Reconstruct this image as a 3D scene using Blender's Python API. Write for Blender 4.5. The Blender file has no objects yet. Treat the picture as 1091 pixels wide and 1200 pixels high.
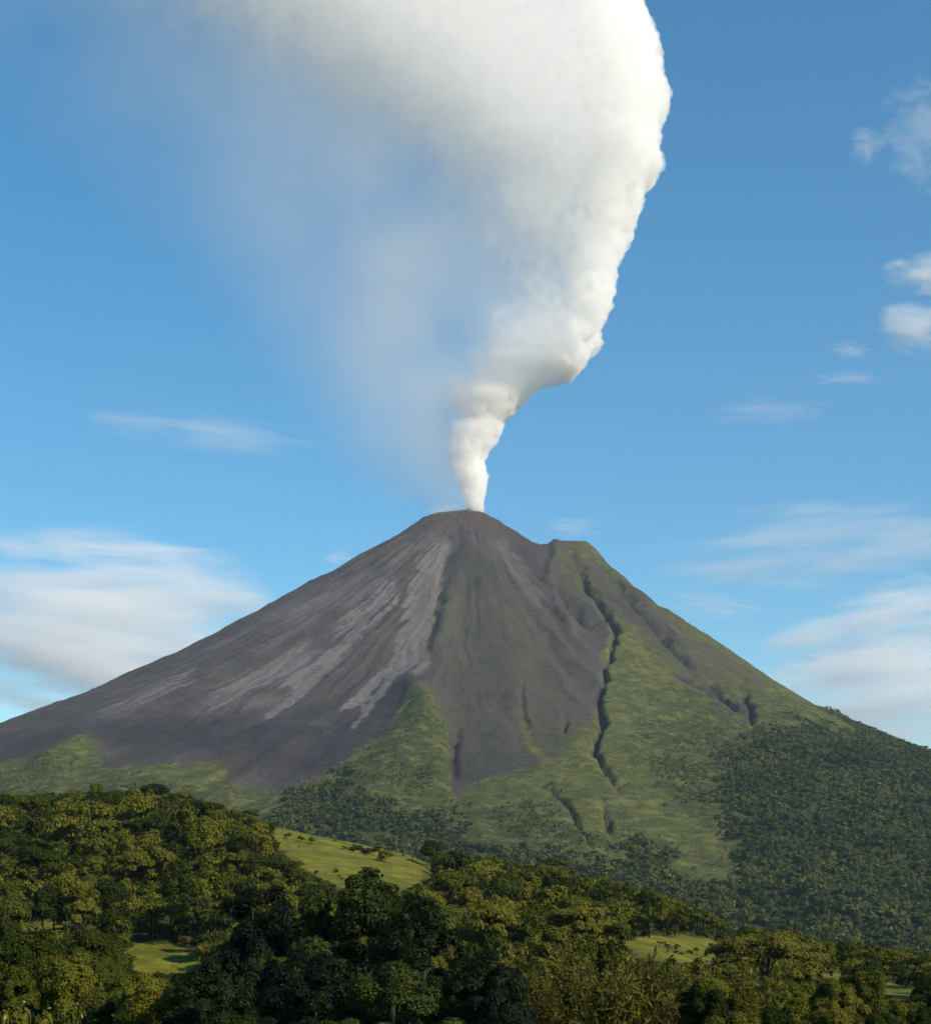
import bpy, bmesh, math
import numpy as np
from mathutils import Vector

# ------------------------------------------------------------------ camera, sky, sun, exposure
scene = bpy.context.scene
PITCH = math.radians(12.13)
FPX = 2000.0                       # focal length in pixels of the 1091 x 1200 photograph
cam_data = bpy.data.cameras.new("camera")
cam_data.sensor_fit = 'VERTICAL'
cam_data.sensor_height = 24.0
cam_data.lens = 24.0 * FPX / 1200.0
cam_data.clip_start = 0.5
cam_data.clip_end = 120000.0
cam = bpy.data.objects.new("camera", cam_data)
cam.location = (0, 0, 0)
cam.rotation_euler = (math.pi / 2 + PITCH, 0, 0)
scene.collection.objects.link(cam)
scene.camera = cam

SUN_ELEV = math.radians(34)
SUN_AZ = math.radians(128)         # clockwise from +Y: behind the camera, to the right
world = bpy.data.worlds.new("World")
scene.world = world
world.use_nodes = True
wn = world.node_tree
wn.nodes.clear()
sky = wn.nodes.new("ShaderNodeTexSky")
sky.sky_type = 'NISHITA'
sky.sun_disc = False
sky.sun_elevation = SUN_ELEV
sky.sun_rotation = SUN_AZ
sky.altitude = 600
sky.air_density = 1.1
sky.dust_density = 0.1
sky.ozone_density = 4.0
bg = wn.nodes.new("ShaderNodeBackground")
bg.inputs['Strength'].default_value = 0.122
wo = wn.nodes.new("ShaderNodeOutputWorld")
hs = wn.nodes.new("ShaderNodeHueSaturation")
hs.inputs['Saturation'].default_value = 1.30
hs.inputs['Hue'].default_value = 0.487
wn.links.new(sky.outputs[0], hs.inputs['Color'])
wn.links.new(hs.outputs[0], bg.inputs['Color'])
wn.links.new(bg.outputs[0], wo.inputs['Surface'])

sun_data = bpy.data.lights.new("sun", 'SUN')
sun_data.energy = 5.0
sun_data.angle = math.radians(0.53)
sun_data.color = (1.0, 0.89, 0.72)
sun = bpy.data.objects.new("sun", sun_data)
to_sun = Vector((math.sin(SUN_AZ) * math.cos(SUN_ELEV), math.cos(SUN_AZ) * math.cos(SUN_ELEV), math.sin(SUN_ELEV)))
sun.rotation_euler = to_sun.to_track_quat('Z', 'Y').to_euler()
scene.collection.objects.link(sun)

vs = scene.view_settings
vs.view_transform = 'Standard'
vs.look = 'None'
vs.exposure = 0.22
vs.gamma = 1.0
vs.use_curve_mapping = False
cy = scene.cycles
cy.max_bounces = 26
cy.diffuse_bounces = 3
cy.glossy_bounces = 2
cy.transmission_bounces = 2
cy.transparent_max_bounces = 8
cy.volume_bounces = 24
cy.volume_step_rate = 0.35
cy.use_adaptive_sampling = True
cy.adaptive_threshold = 0.02
cy.use_denoising = True
try:
    cy.denoiser = 'OPENIMAGEDENOISE'
except Exception:
    pass

# ------------------------------------------------------------------ helpers
COL = scene.collection
CP, SP = math.cos(PITCH), math.sin(PITCH)

def at(px, py, Y):
    """the world point at depth Y that is seen at a photo pixel"""
    xu = (px - 545.5) / FPX
    yu = (600.0 - py) / FPX
    dy = CP - yu * SP
    return np.array([xu / dy * Y, Y, (SP + yu * CP) / dy * Y])

def proj(X, Y, Z):
    d = Y * CP + Z * SP
    d = np.where(np.abs(d) < 1e-6, 1e-6, d)
    return 545.5 + FPX * X / d, 600.0 - FPX * (-Y * SP + Z * CP) / d

def sstep(a, b, x):
    t = np.clip((x - a) / (b - a), 0, 1)
    return t * t * (3 - 2 * t)

def _hash(ix, iy, iz, seed):
    h = (ix.astype(np.uint32) * np.uint32(374761393) + iy.astype(np.uint32) * np.uint32(668265263)
         + iz.astype(np.uint32) * np.uint32(2147483647 - 1) + np.uint32(seed) * np.uint32(974711))
    h = (h ^ (h >> np.uint32(13))) * np.uint32(1274126177)
    h = (h ^ (h >> np.uint32(16))) * np.uint32(2246822519)
    return ((h ^ (h >> np.uint32(15))) & np.uint32(0xFFFFFF)).astype(np.float64) / float(0xFFFFFF)

def vnoise(x, y, seed=0):
    x = np.asarray(x, float); y = np.asarray(y, float)
    ix = np.floor(x).astype(np.int64); iy = np.floor(y).astype(np.int64)
    fx = x - ix; fy = y - iy
    fx = fx * fx * fx * (fx * (fx * 6 - 15) + 10); fy = fy * fy * fy * (fy * (fy * 6 - 15) + 10)
    z = np.zeros_like(ix)
    a = _hash(ix, iy, z, seed); b = _hash(ix + 1, iy, z, seed)
    c = _hash(ix, iy + 1, z, seed); d = _hash(ix + 1, iy + 1, z, seed)
    return (a + (b - a) * fx) * (1 - fy) + (c + (d - c) * fx) * fy

def fbm(x, y, octaves=4, seed=0, gain=0.5):
    s = 0.0; amp = 1.0; tot = 0.0
    for o in range(octaves):
        s = s + amp * (vnoise(x * 2 ** o + 17.3 * o, y * 2 ** o - 9.1 * o, seed + o) - 0.5)
        tot += amp; amp *= gain
    return s / tot * 2.0            # about -1 .. 1

def worley(p, seed):
    ip = np.floor(p).astype(np.int64)
    best = np.full(len(p), 9.0)
    for dx in (-1, 0, 1):
        for dy in (-1, 0, 1):
            for dz in (-1, 0, 1):
                c = ip + np.array([dx, dy, dz])
                q = c + np.stack([_hash(c[:, 0], c[:, 1], c[:, 2], seed + k) for k in range(3)], 1)
                best = np.minimum(best, ((q - p) ** 2).sum(1))
    return np.sqrt(best)

def billow(p, seed):
    return np.sqrt(np.clip(1.0 - worley(p, seed) ** 2, 0, 1))

def mesh_from(name, verts, faces, mats=None, attrs=None, smooth=False):
    """numpy mesh; faces is (n, k) with k = 3 or 4"""
    me = bpy.data.meshes.new(name)
    verts = np.ascontiguousarray(verts, dtype=np.float32)
    faces = np.ascontiguousarray(faces, dtype=np.int32)
    n, k = faces.shape
    me.vertices.add(len(verts)); me.vertices.foreach_set("co", verts.ravel())
    me.loops.add(n * k); me.loops.foreach_set("vertex_index", faces.ravel())
    me.polygons.add(n)
    me.polygons.foreach_set("loop_start", np.arange(0, n * k, k, dtype=np.int32))
    me.polygons.foreach_set("loop_total", np.full(n, k, dtype=np.int32))
    if smooth:
        me.polygons.foreach_set("use_smooth", np.ones(n, dtype=bool))
    for an, av in (attrs or {}).items():
        a = me.attributes.new(an, 'FLOAT', 'POINT')
        a.data.foreach_set("value", np.ascontiguousarray(av, dtype=np.float32))
    me.update(calc_edges=True)
    me.validate()
    if mats:
        me.materials.append(mats)
    return me

def link(name, data, parent=None, loc=None):
    o = bpy.data.objects.new(name, data)
    COL.objects.link(o)
    if loc is not None:
        o.location = loc
    if parent is not None:
        o.parent = parent
    return o

def tag(o, label=None, category=None, group=None, kind=None):
    if label: o["label"] = label
    if category: o["category"] = category
    if group: o["group"] = group
    if kind: o["kind"] = kind
    return o

class NT:
    """small node-tree writer"""
    def __init__(self, name):
        self.m = bpy.data.materials.new(name)
        self.m.use_nodes = True
        self.t = self.m.node_tree
        self.t.nodes.clear()
        self.out = self.t.nodes.new("ShaderNodeOutputMaterial")
    def n(self, kind, **kw):
        nd = self.t.nodes.new(kind)
        for k, v in kw.items(): setattr(nd, k, v)
        return nd
    def l(self, a, b): self.t.links.new(a, b)
    def val(self, sock, v):
        if hasattr(v, "links") or hasattr(v, "is_linked"): self.l(v, sock)
        else: sock.default_value = v
    def math(self, op, a, b=None, c=None, clamp=False):
        nd = self.n("ShaderNodeMath", operation=op, use_clamp=clamp)
        for i, v in enumerate((a, b, c)):
            if v is not None: self.val(nd.inputs[i], v)
        return nd.outputs[0]
    def mix(self, f, a, b, blend='MIX'):
        nd = self.n("ShaderNodeMix", data_type='RGBA', blend_type=blend)
        self.val(nd.inputs[0], f)
        for s, v in ((nd.inputs[6], a), (nd.inputs[7], b)):
            if isinstance(v, tuple): s.default_value = (*v, 1.0)
            else: self.l(v, s)
        return nd.outputs[2]
    def attr(self, name): return self.n("ShaderNodeAttribute", attribute_name=name).outputs['Fac']
    def noise(self, vec, scale, detail=4.0, rough=0.55):
        nd = self.n("ShaderNodeTexNoise")
        nd.inputs['Scale'].default_value = scale
        nd.inputs['Detail'].default_value = detail
        nd.inputs['Roughness'].default_value = rough
        if vec is not None: self.l(vec, nd.inputs['Vector'])
        return nd.outputs[0]
    def mapr(self, v, a, b, c=0.0, d=1.0, smooth=True):
        nd = self.n("ShaderNodeMapRange", interpolation_type='SMOOTHSTEP' if smooth else 'LINEAR')
        for s, x in zip(nd.inputs[:5], (v, a, b, c, d)): self.val(s, x)
        return nd.outputs[0]
    def ramp(self, v, stops):
        nd = self.n("ShaderNodeValToRGB")
        e = nd.color_ramp.elements
        while len(e) < len(stops): e.new(0.5)
        for el, (p, c) in zip(e, stops): el.position = p; el.color = (*c, 1.0)
        self.l(v, nd.inputs[0])
        return nd.outputs[0]

# pixel polygons of the photograph, used to find out which part of the ground a zone covers
RX0, RY0, RS, RW, RH = -300, 560, 2, 850, 380
_gx, _gy = np.meshgrid(RX0 + RS * np.arange(RW), RY0 + RS * np.arange(RH))
def poly_mask(polys, blur=3):
    m = np.zeros((RH, RW))
    for P in polys:
        P = np.array(P, float); ins = np.zeros((RH, RW), bool)
        for (x1, y1), (x2, y2) in zip(P, np.roll(P, -1, 0)):
            if y1 == y2: continue
            c = ((y1 > _gy) != (y2 > _gy)) & (_gx < (x2 - x1) * (_gy - y1) / (y2 - y1) + x1)
            ins ^= c
        m[ins] = 1
    for _ in range(2):
        for ax in (0, 1):
            acc = m.copy()
            for k in range(1, blur + 1):
                acc += np.roll(m, k, ax) + np.roll(m, -k, ax)
            m = acc / (2 * blur + 1)
    return m
def sample(m, px, py):
    ix = np.clip(((px - RX0) / RS).astype(int), 0, RW - 1)
    iy = np.clip(((py - RY0) / RS).astype(int), 0, RH - 1)
    return m[iy, ix]
def poly_dist(px, py, pts):
    """distance in pixels to a polyline"""
    best = np.full(px.shape, 1e9)
    pts = np.array(pts, float)
    for a, b in zip(pts[:-1], pts[1:]):
        d = b - a
        t = np.clip(((px - a[0]) * d[0] + (py - a[1]) * d[1]) / (d @ d), 0, 1)
        best = np.minimum(best, np.hypot(px - a[0] - t * d[0], py - a[1] - t * d[1]))
    return best

def poly_taper(px, py, pts):
    """1 along a polyline, falling to 0.25 at both ends"""
    pts = np.array(pts, float)
    d0 = np.hypot(px - pts[0][0], py - pts[0][1]); d1 = np.hypot(px - pts[-1][0], py - pts[-1][1])
    L = np.hypot(*np.diff(pts, axis=0).T).sum()
    return 0.25 + 0.75 * sstep(0, 0.3 * L, np.minimum(d0, d1))
# ------------------------------------------------------------------ the volcano
VY = 6000.0
VX = at(548, 597, VY)[0]
def profile(pts):
    w = np.array([at(px, py, VY) for px, py in pts])
    return np.abs(w[:, 0] - VX), w[:, 2]
L_r, L_z = profile([(548, 597), (522, 600), (498, 606), (465, 629), (400, 667), (330, 707), (265, 744), (200, 782), (100, 829), (0, 868)])
R_r, R_z = profile([(548, 597), (563, 600), (577, 608), (600, 622), (625, 640), (640, 648), (662, 659), (683, 666), (700, 676), (740, 696), (780, 720), (870, 787), (960, 849), (1091, 916)])
L_r = np.append(L_r, [2300, 3200, 4200]); L_z = np.append(L_z, [270, 40, -180])
R_r = np.append(R_r, [2300, 3200, 4200]); R_z = np.append(R_z, [180, -10, -180])
F_r = np.array([0, 80, 300, 700, 1200, 1700, 2200, 2700, 3200, 3700, 4300.])
F_z = np.array([L_z[0], L_z[0] - 25, 1100, 845, 590, 395, 232, 92, -30, -105, -190.])

def vheight(X, Y):
    dx = X - VX; dy = Y - VY
    r = np.hypot(dx, dy) + 1e-6
    c = dx / r; s = -dy / r
    th = np.arctan2(s, c)
    hl = np.interp(r, L_r, L_z); hr = np.interp(r, R_r, R_z); hf = np.interp(r, F_r, F_z)
    wl = np.where(c < 0, c * c, 0); wr = np.where(c > 0, c * c, 0); wf = 1 - c * c
    wf = np.where(s < 0, wf * 0.6, wf); hb = 0.5 * (hl + hr)
    rest = 1 - wl - wr - wf
    h = wl * hl + wr * hr + wf * hf + rest * hb
    # the old crater's shoulder on the right
    for (bx, by, bh, sx, sy) in ((335, -20, 56, 60, 150), (405, -25, 60, 50, 130), (462, -25, 44, 44, 130), (545, -45, 30, 75, 150)):
        h = h + bh * np.exp(-((dx - bx) / sx) ** 2 - ((dy - by) / sy) ** 2)
    return h, r, th

xs = np.concatenate([np.linspace(-4300, -1900, 60, endpoint=False), np.linspace(-1900, 1900, 700, endpoint=False), np.linspace(1900, 4300, 61)])
ys = np.concatenate([np.linspace(1750, 2500, 40, endpoint=False), np.linspace(2500, 6150, 680, endpoint=False), np.linspace(6150, 6600, 40, endpoint=False), np.linspace(6600, 10300, 60)])
X, Y = np.meshgrid(xs, ys)
H, R, TH = vheight(X, Y)
Yf = np.where(Y > VY + 60, 2 * VY - Y, Y)          # the far side copies the near side's zones
PX, PY = proj(X, Yf, H)
# broad ribs and small runnels that run down the cone
damp = sstep(60, 420, R)
lr = np.log(R + 80)
ths = TH + 0.022 * fbm(X / 240, Y / 240, 3, 5)
rib = 1 - np.abs(fbm(ths * 7, lr * 0.9, 3, 21)) * 2.2
run = 1 - np.abs(fbm(ths * 26, lr * 2.0, 3, 33)) * 2.0
H = H + damp * (11 * (rib - 0.5) + 4.0 * (run - 0.5)) + (4 + 6 * damp) * fbm(X / 90, Y / 90, 4, 44) + 1.5 * fbm(X / 16, Y / 16, 3, 55)

GULLIES = [   # (polyline, half width px, depth m)
    ([(668, 645), (690, 690), (712, 718), (722, 742), (713, 765), (706, 800), (704, 818), (707, 838), (703, 858), (697, 880), (703, 896), (715, 910), (726, 926)], 4.6, 50),
    ([(650, 686), (662, 712), (690, 730), (712, 722)], 6, 34),
    ([(636, 918), (653, 935), (668, 948), (682, 970), (692, 998)], 3.5, 24),
    ([(706, 942), (712, 960), (714, 985)], 4, 20),
    ([(828, 797), (845, 815), (863, 833)], 4.5, 36),
    ([(866, 806), (876, 822), (881, 848)], 5.5, 42),
    ([(700, 660), (740, 705), (765, 730), (790, 760), (808, 782), (822, 795)], 6, 38),
    ([(672, 645), (690, 690), (715, 722)], 5, 28),
    ([(720, 665), (760, 700), (805, 740), (850, 775)], 4, 20),
    ([(611, 800), (614, 830), (618, 856)], 3, 16),
    ([(660, 838), (662, 862)], 3.5, 18),
    ([(535, 850), (532, 890), (528, 920)], 7, 22),
    ([(520, 660), (515, 700), (500, 760)], 6, 14),
    ([(560, 640), (600, 690), (640, 740), (670, 800)], 7, 10),
]
RIDGES = [
    ([(490, 824), (488, 850), (470, 890), (440, 925)], 26, 34),
    ([(490, 824), (508, 860), (512, 900)], 20, 22),
    ([(652, 640), (645, 680), (668, 735)], 7, 18),
    ([(548, 650), (530, 690), (515, 760)], 12, 18),
    ([(560, 640), (580, 700), (600, 760), (605, 830)], 16, 12),
    ([(690, 640), (735, 690), (790, 735)], 7, 10),
    ([(95, 870), (60, 890)], 22, 20),
]
gul = np.zeros_like(H)
wx = PX + 5 * fbm(X / 60, Y / 60, 3, 71); wy = PY + 4 * fbm(X / 60, Y / 60, 3, 72)
gn = fbm(X / 45, Y / 60, 3, 73); gw = np.clip(0.72 + 0.4 * fbm(X / 60, Y / 80, 3, 74), 0.45, 1.1)
for pts, w, dep in GULLIES:
    g = np.exp(-(poly_dist(wx, wy, pts) / (w * gw)) ** 2) * np.clip(0.95 + 0.35 * gn, 0.6, 1.2) * poly_taper(wx, wy, pts)
    H -= dep * g
    gul = np.maximum(gul, g * dep / 30)
H += np.exp(-(R / 200) ** 2) * (9 * fbm(X / 38, Y / 38, 3, 76) + 5 * fbm(X / 14, Y / 14, 2, 77))
for pts, w, hgt in RIDGES:
    H += hgt * np.exp(-(poly_dist(wx, wy, pts) / w) ** 2)

VEG = poly_mask([[(668, 628), (652, 660), (656, 690), (706, 728), (706, 780), (702, 832), (690, 850), (668, 838), (655, 862), (640, 850),
                  (615, 818), (612, 850), (622, 880), (640, 895), (560, 915), (532, 935), (528, 900), (522, 860), (505, 826), (490, 820), (455, 852), (415, 880),
                  (392, 902), (345, 925), (262, 912), (268, 890), (215, 892), (170, 898), (118, 895), (112, 868), (95, 862), (70, 882), (20, 890), (-300, 900),
                  (-300, 1300), (1400, 1300), (1400, 560), (700, 560)]], 3)
SPARSE = poly_mask([[(505, 700), (545, 655), (600, 690), (650, 760), (700, 830), (640, 900), (545, 905), (520, 830), (500, 780)],
                    [(640, 630), (690, 630), (760, 690), (870, 765), (910, 800), (860, 815), (800, 790), (740, 735), (712, 720), (660, 700)]], 6)
BAND = poly_mask([[(685, 645), (740, 685), (800, 750), (826, 800), (806, 804), (765, 760), (730, 725), (695, 690)], [(820, 785), (872, 836), (858, 844), (815, 805)], [(856, 795), (890, 832), (884, 858), (864, 830)], [(645, 640), (672, 690), (722, 715), (725, 750), (700, 745), (655, 705)]], 2)
FOREST = poly_mask([[(850, 880), (900, 850), (960, 832), (1100, 880), (1400, 960), (1400, 1300), (640, 1300), (560, 1030), (640, 1010), (700, 1020), (790, 1025), (870, 1010), (840, 950), (810, 915)],
                    [(300, 960), (340, 925), (400, 935), (470, 950), (540, 965), (640, 985), (640, 1040), (560, 1040), (430, 1010), (320, 990)],
                    [(695, 935), (715, 935), (728, 955), (722, 975), (700, 962)],
                    [(735, 985), (770, 975), (800, 1000), (790, 1020), (745, 1015)],
                    [(120, 915), (160, 905), (175, 925), (130, 935)],
                    [(460, 840), (435, 862), (385, 908), (330, 945), (365, 945), (420, 905), (470, 872)]], 15)
SHRUB = poly_mask([[(740, 850), (800, 800), (900, 820), (960, 830), (850, 930), (830, 980), (760, 900)],
                   [(480, 820), (500, 822), (524, 880), (528, 930), (640, 930), (700, 990), (560, 1000), (420, 960), (400, 930), (440, 880)],
                   [(-300, 905), (120, 900), (330, 930), (330, 1000), (-300, 1000)]], 6)
ASH = poly_mask([[(508, 625), (528, 625), (518, 680), (503, 730), (499, 782), (452, 786), (462, 750), (480, 700)],
                 [(458, 780), (430, 800), (415, 815), (396, 838), (424, 836), (442, 812), (470, 784)],
                 [(440, 735), (400, 765), (345, 825), (296, 842), (330, 815), (350, 790), (400, 745)],
                 [(370, 755), (300, 790), (225, 824), (252, 822), (320, 798), (345, 790)],
                 [(470, 690), (440, 720), (380, 745), (420, 710), (455, 680)],
                 [(240, 790), (150, 830), (90, 848), (150, 820), (215, 785)]], 2)
CHANNEL = poly_mask([[(575, 625), (592, 635), (618, 668), (640, 712), (628, 712), (604, 680), (580, 645)]], 2)
BROADASH = poly_mask([[(500, 620), (530, 615), (512, 700), (502, 790), (440, 800), (400, 845), (290, 850), (210, 835), (80, 850), (200, 780), (330, 705), (430, 655)]], 8)
RUST = poly_mask([[(425, 785), (440, 752), (458, 735), (462, 745), (448, 775)], [(322, 872), (345, 862), (360, 868), (340, 880)], [(540, 590), (575, 598), (582, 612), (545, 612)], [(505, 612), (535, 605), (530, 625), (508, 630)], [(300, 775), (318, 765), (310, 785)], [(268, 885), (310, 880), (300, 898), (270, 900)]], 3)
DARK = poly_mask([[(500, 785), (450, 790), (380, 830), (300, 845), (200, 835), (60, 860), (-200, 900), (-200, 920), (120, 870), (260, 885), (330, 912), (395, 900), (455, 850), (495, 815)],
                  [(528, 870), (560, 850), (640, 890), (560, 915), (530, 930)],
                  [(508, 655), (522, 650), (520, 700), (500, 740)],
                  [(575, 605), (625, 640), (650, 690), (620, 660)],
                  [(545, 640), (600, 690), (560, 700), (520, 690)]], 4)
wx = PX + 9 * fbm(X / 45, Y / 45, 4, 81) + 3 * (fbm(ths * 40, lr * 2, 2, 83)); wy = PY + 7 * fbm(X / 45, Y / 45, 4, 82)
veg = sample(VEG, wx, wy); forest = sample(FOREST, wx, wy); fing = 26 * fbm(ths * 55, lr * 0.8, 3, 101)
ash = sstep(0.2, 0.62, sample(ASH, wx, wy + fing))
broad = sample(BROADASH, wx, wy + fing)
dark = sample(DARK, wx, wy); rust = sample(RUST, wx, wy); sparse = sample(SPARSE, wx, wy); shrub = sample(SHRUB, wx, wy)
ash = np.maximum(ash, 0.4 * sstep(0.2, 0.7, sample(CHANNEL, wx, wy)))
ash = np.maximum(ash, 0.62 * broad * sstep(-0.25, 0.45, 0.7 * fbm(ths * 10, lr * 1.8, 4, 99) + 0.6 * fbm(X / 130, Y / 130, 4, 98)))
band = sample(BAND, wx, wy) * (0.5 + 0.5 * sstep(-0.2, 0.3, fbm(ths * 30, lr * 4, 3, 97)))
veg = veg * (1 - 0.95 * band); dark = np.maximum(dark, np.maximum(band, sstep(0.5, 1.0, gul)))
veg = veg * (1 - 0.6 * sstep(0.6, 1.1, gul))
streak = 0.5 + 0.5 * fbm(ths * 34, lr * 1.3, 5, 91, 0.62)
grove = forest * sstep(-0.55, 0.35, 1.15 * fbm(X / 150, Y / 150, 5, 111) + 1.5 * (forest - 0.5))
forest = np.clip(np.maximum(0.8 * grove, 0.5 * sstep(0.35, 0.9, gul) * (R > 500)), 0, 1)  # grove tone, also laid along the gully beds to darken them
H = H + grove * veg * (27 * fbm(X / 95, Y / 95, 3, 95) + 2 * fbm(X / 14, Y / 14, 2, 96)) + shrub * veg * 3 * fbm(X / 45, Y / 45, 3, 94)

ny, nx = X.shape
idx = np.arange(ny * nx).reshape(ny, nx)
quads = np.stack([idx[:-1, :-1], idx[:-1, 1:], idx[1:, 1:], idx[1:, :-1]], -1).reshape(-1, 4)
T = NT("volcano_surface")
geo = T.n("ShaderNodeNewGeometry").outputs['Position']
n1 = T.noise(geo, 0.02, 6, 0.65); n2 = T.noise(geo, 0.09, 5, 0.65); n3 = T.noise(geo, 0.006, 4)
rock = T.mix(T.mapr(T.attr("streak"), 0.32, 0.70), (0.072, 0.062, 0.057), (0.110, 0.095, 0.087))
rock = T.mix(T.mapr(n3, 0.42, 0.66), rock, (0.112, 0.086, 0.070))
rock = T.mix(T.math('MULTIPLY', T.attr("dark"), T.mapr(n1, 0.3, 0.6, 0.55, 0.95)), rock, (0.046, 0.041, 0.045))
rock = T.mix(T.math('MULTIPLY', T.attr("ash"), T.mapr(T.attr("streak"), 0.25, 0.55, 0.6, 0.9)), rock, (0.235, 0.205, 0.192))
rock = T.mix(T.math('MULTIPLY', T.attr("sparse"), T.mapr(n1, 0.35, 0.62, 0.25, 0.8)), rock, (0.098, 0.090, 0.048))
rock = T.mix(T.math('MULTIPLY', T.attr('rust'), T.mapr(n1, 0.3, 0.6, 0.2, 0.85)), rock, (0.125, 0.072, 0.052))
rock = T.mix(T.mapr(n2, 0.3, 0.7, 0.0, 0.35), rock, (0.05, 0.045, 0.045))
n4 = T.noise(geo, 0.035, 6, 0.7)
grass = T.mix(T.mapr(n1, 0.34, 0.66), (0.096, 0.106, 0.024), (0.196, 0.188, 0.048))
grass = T.mix(T.mapr(n4, 0.42, 0.60, 0.0, 0.75), grass, (0.058, 0.068, 0.022))
grass = T.mix(T.math('MULTIPLY', T.attr('sparse'), T.mapr(T.attr('streak'), 0.35, 0.6, 0.25, 0.95)), grass, (0.088, 0.076, 0.050))
grass = T.mix(T.math('MULTIPLY', T.attr("shrub"), T.mapr(n4, 0.40, 0.58, 0.15, 0.9)), grass, (0.050, 0.058, 0.020))
grass = T.mix(T.mapr(n2, 0.45, 0.72, 0.0, 0.55), grass, (0.060, 0.078, 0.024))
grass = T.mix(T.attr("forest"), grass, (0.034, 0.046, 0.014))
colr = T.mix(T.mapr(T.math('ADD', T.attr("veg"), T.math('MULTIPLY', T.math('SUBTRACT', n2, 0.5), 0.7)), 0.38, 0.66), rock, grass)
bs = T.n("ShaderNodeBsdfPrincipled")
T.l(colr, bs.inputs['Base Color'])
bs.inputs['Roughness'].default_value = 0.95
bs.inputs['Specular IOR Level'].default_value = 0.1
bump = T.n("ShaderNodeBump"); bump.inputs['Strength'].default_value = 0.9; bump.inputs['Distance'].default_value = 9.0
T.l(T.math('ADD', n2, T.noise(geo, 0.3, 3)), bump.inputs['Height']); T.l(bump.outputs[0], bs.inputs['Normal'])
T.l(bs.outputs[0], T.out.inputs['Surface'])
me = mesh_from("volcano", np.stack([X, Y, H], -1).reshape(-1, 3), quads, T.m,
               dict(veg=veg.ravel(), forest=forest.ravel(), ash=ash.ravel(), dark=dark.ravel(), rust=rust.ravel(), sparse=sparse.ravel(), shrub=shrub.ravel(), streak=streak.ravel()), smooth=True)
vol = link("volcano", me)
tag(vol, "grey ash covered volcano cone with green lower slopes under the smoke plume", None, None, "structure")

def vsample(x, y):
    """height and zones of the volcano at scattered points"""
    i = np.clip(np.searchsorted(ys, y) - 1, 0, ny - 2); j = np.clip(np.searchsorted(xs, x) - 1, 0, nx - 2)
    return i, j

# ------------------------------------------------------------------ ground: one sheet, a hollow below the camera, the wooded hill, the valley behind it
GPX = np.array([-400, 0, 150, 250, 330, 400, 480, 520, 620, 760, 860, 950, 1091, 1500.])
GPY = np.array([955, 955, 950, 962, 970, 985, 1002, 1020, 1040, 1066, 1106, 1122, 1140, 1165.])
GYC = np.array([880, 880, 880, 880, 870, 860, 850, 840, 820, 800, 780, 760, 740, 700.])
def gheight(X, Y):
    Ys = np.maximum(Y, 60.0)
    px = 545.5 + FPX * X / (Ys * CP)
    px = np.clip(px, -400, 1500)
    yc = np.interp(px, GPX, GYC); pyc = np.interp(px, GPX, GPY)
    yu = (600 - pyc) / FPX
    zc = (SP + yu * CP) / (CP - yu * SP) * yc
    z0 = np.interp(Y, [-3000, -200, 0, 30, 150, 300, 430], [40, 12, -1.8, -5.5, -18, -27, -26])
    t = sstep(430, 1, (Y - 0) * 0) * 0
    u = np.clip((Y - 430) / (yc - 430), 0, 1)
    u = 0.55 * u + 0.45 * u * u * (3 - 2 * u)
    z = np.where(Y < 430, z0, -26 + (zc + 26) * u)
    back = zc + np.interp(Y - yc, [0, 60, 200, 600, 1200, 2500], [0, -6, -45, -105, -150, -185])
    back = np.maximum(back, -230)
    z = np.where(Y > yc, back, z)
    far = sstep(1800, 2600, Y)
    z = z * (1 - far) + far * -215
    z = z + sstep(60, 200, Y) * (1 - far) * (2.2 * fbm(X / 70, Y / 70, 3, 7) + 0.5 * fbm(X / 14, Y / 14, 2, 8))
    return z
gxs = np.concatenate([np.linspace(-8000, -700, 30, endpoint=False), np.linspace(-700, 700, 220, endpoint=False), np.linspace(700, 8000, 31)])
gys = np.concatenate([np.linspace(-300, 40, 16, endpoint=False), np.linspace(40, 1200, 240, endpoint=False), np.linspace(1200, 14500, 50)])
GX, GY = np.meshgrid(gxs, gys)
GZ = gheight(GX, GY)
gi = np.arange(GX.size).reshape(GX.shape)
gq = np.stack([gi[:-1, :-1], gi[:-1, 1:], gi[1:, 1:], gi[1:, :-1]], -1).reshape(-1, 4)
CLEAR_POLYS = [[(316, 974), (345, 966), (400, 982), (470, 998), (500, 1004), (510, 1022), (470, 1040), (430, 1045), (385, 1030), (345, 1010)],
               [(150, 1105), (185, 1100), (235, 1122), (243, 1138), (205, 1146), (165, 1146), (155, 1125)],
               [(38, 1078), (85, 1080), (90, 1090), (42, 1090)],
               [(730, 1102), (800, 1096), (868, 1108), (868, 1120), (820, 1128), (745, 1120)],
               [(1030, 1150), (1075, 1160), (1068, 1176), (1035, 1168)],
               [(965, 1136), (990, 1142), (985, 1154), (960, 1148)]]
CLEAR = poly_mask(CLEAR_POLYS, 2)
gpx, gpy = proj(GX, GY, GZ)
gclear = np.where((GY > 150) & (GY < 1200), sample(CLEAR, gpx + 12 * fbm(GX / 14, GY / 22, 3, 3), gpy + 5 * fbm(GX / 16, GY / 25, 3, 4)), 0)
T = NT("hill_ground")
geo = T.n("ShaderNodeNewGeometry").outputs['Position']
n1 = T.noise(geo, 0.05, 5, 0.6); n2 = T.noise(geo, 0.5, 4, 0.6)
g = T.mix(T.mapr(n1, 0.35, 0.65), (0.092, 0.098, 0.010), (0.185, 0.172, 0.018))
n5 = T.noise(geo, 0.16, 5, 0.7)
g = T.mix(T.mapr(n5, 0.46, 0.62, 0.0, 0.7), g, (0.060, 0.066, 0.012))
g = T.mix(T.mapr(n2, 0.45, 0.75, 0.0, 0.5), g, (0.07, 0.085, 0.014))
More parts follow.
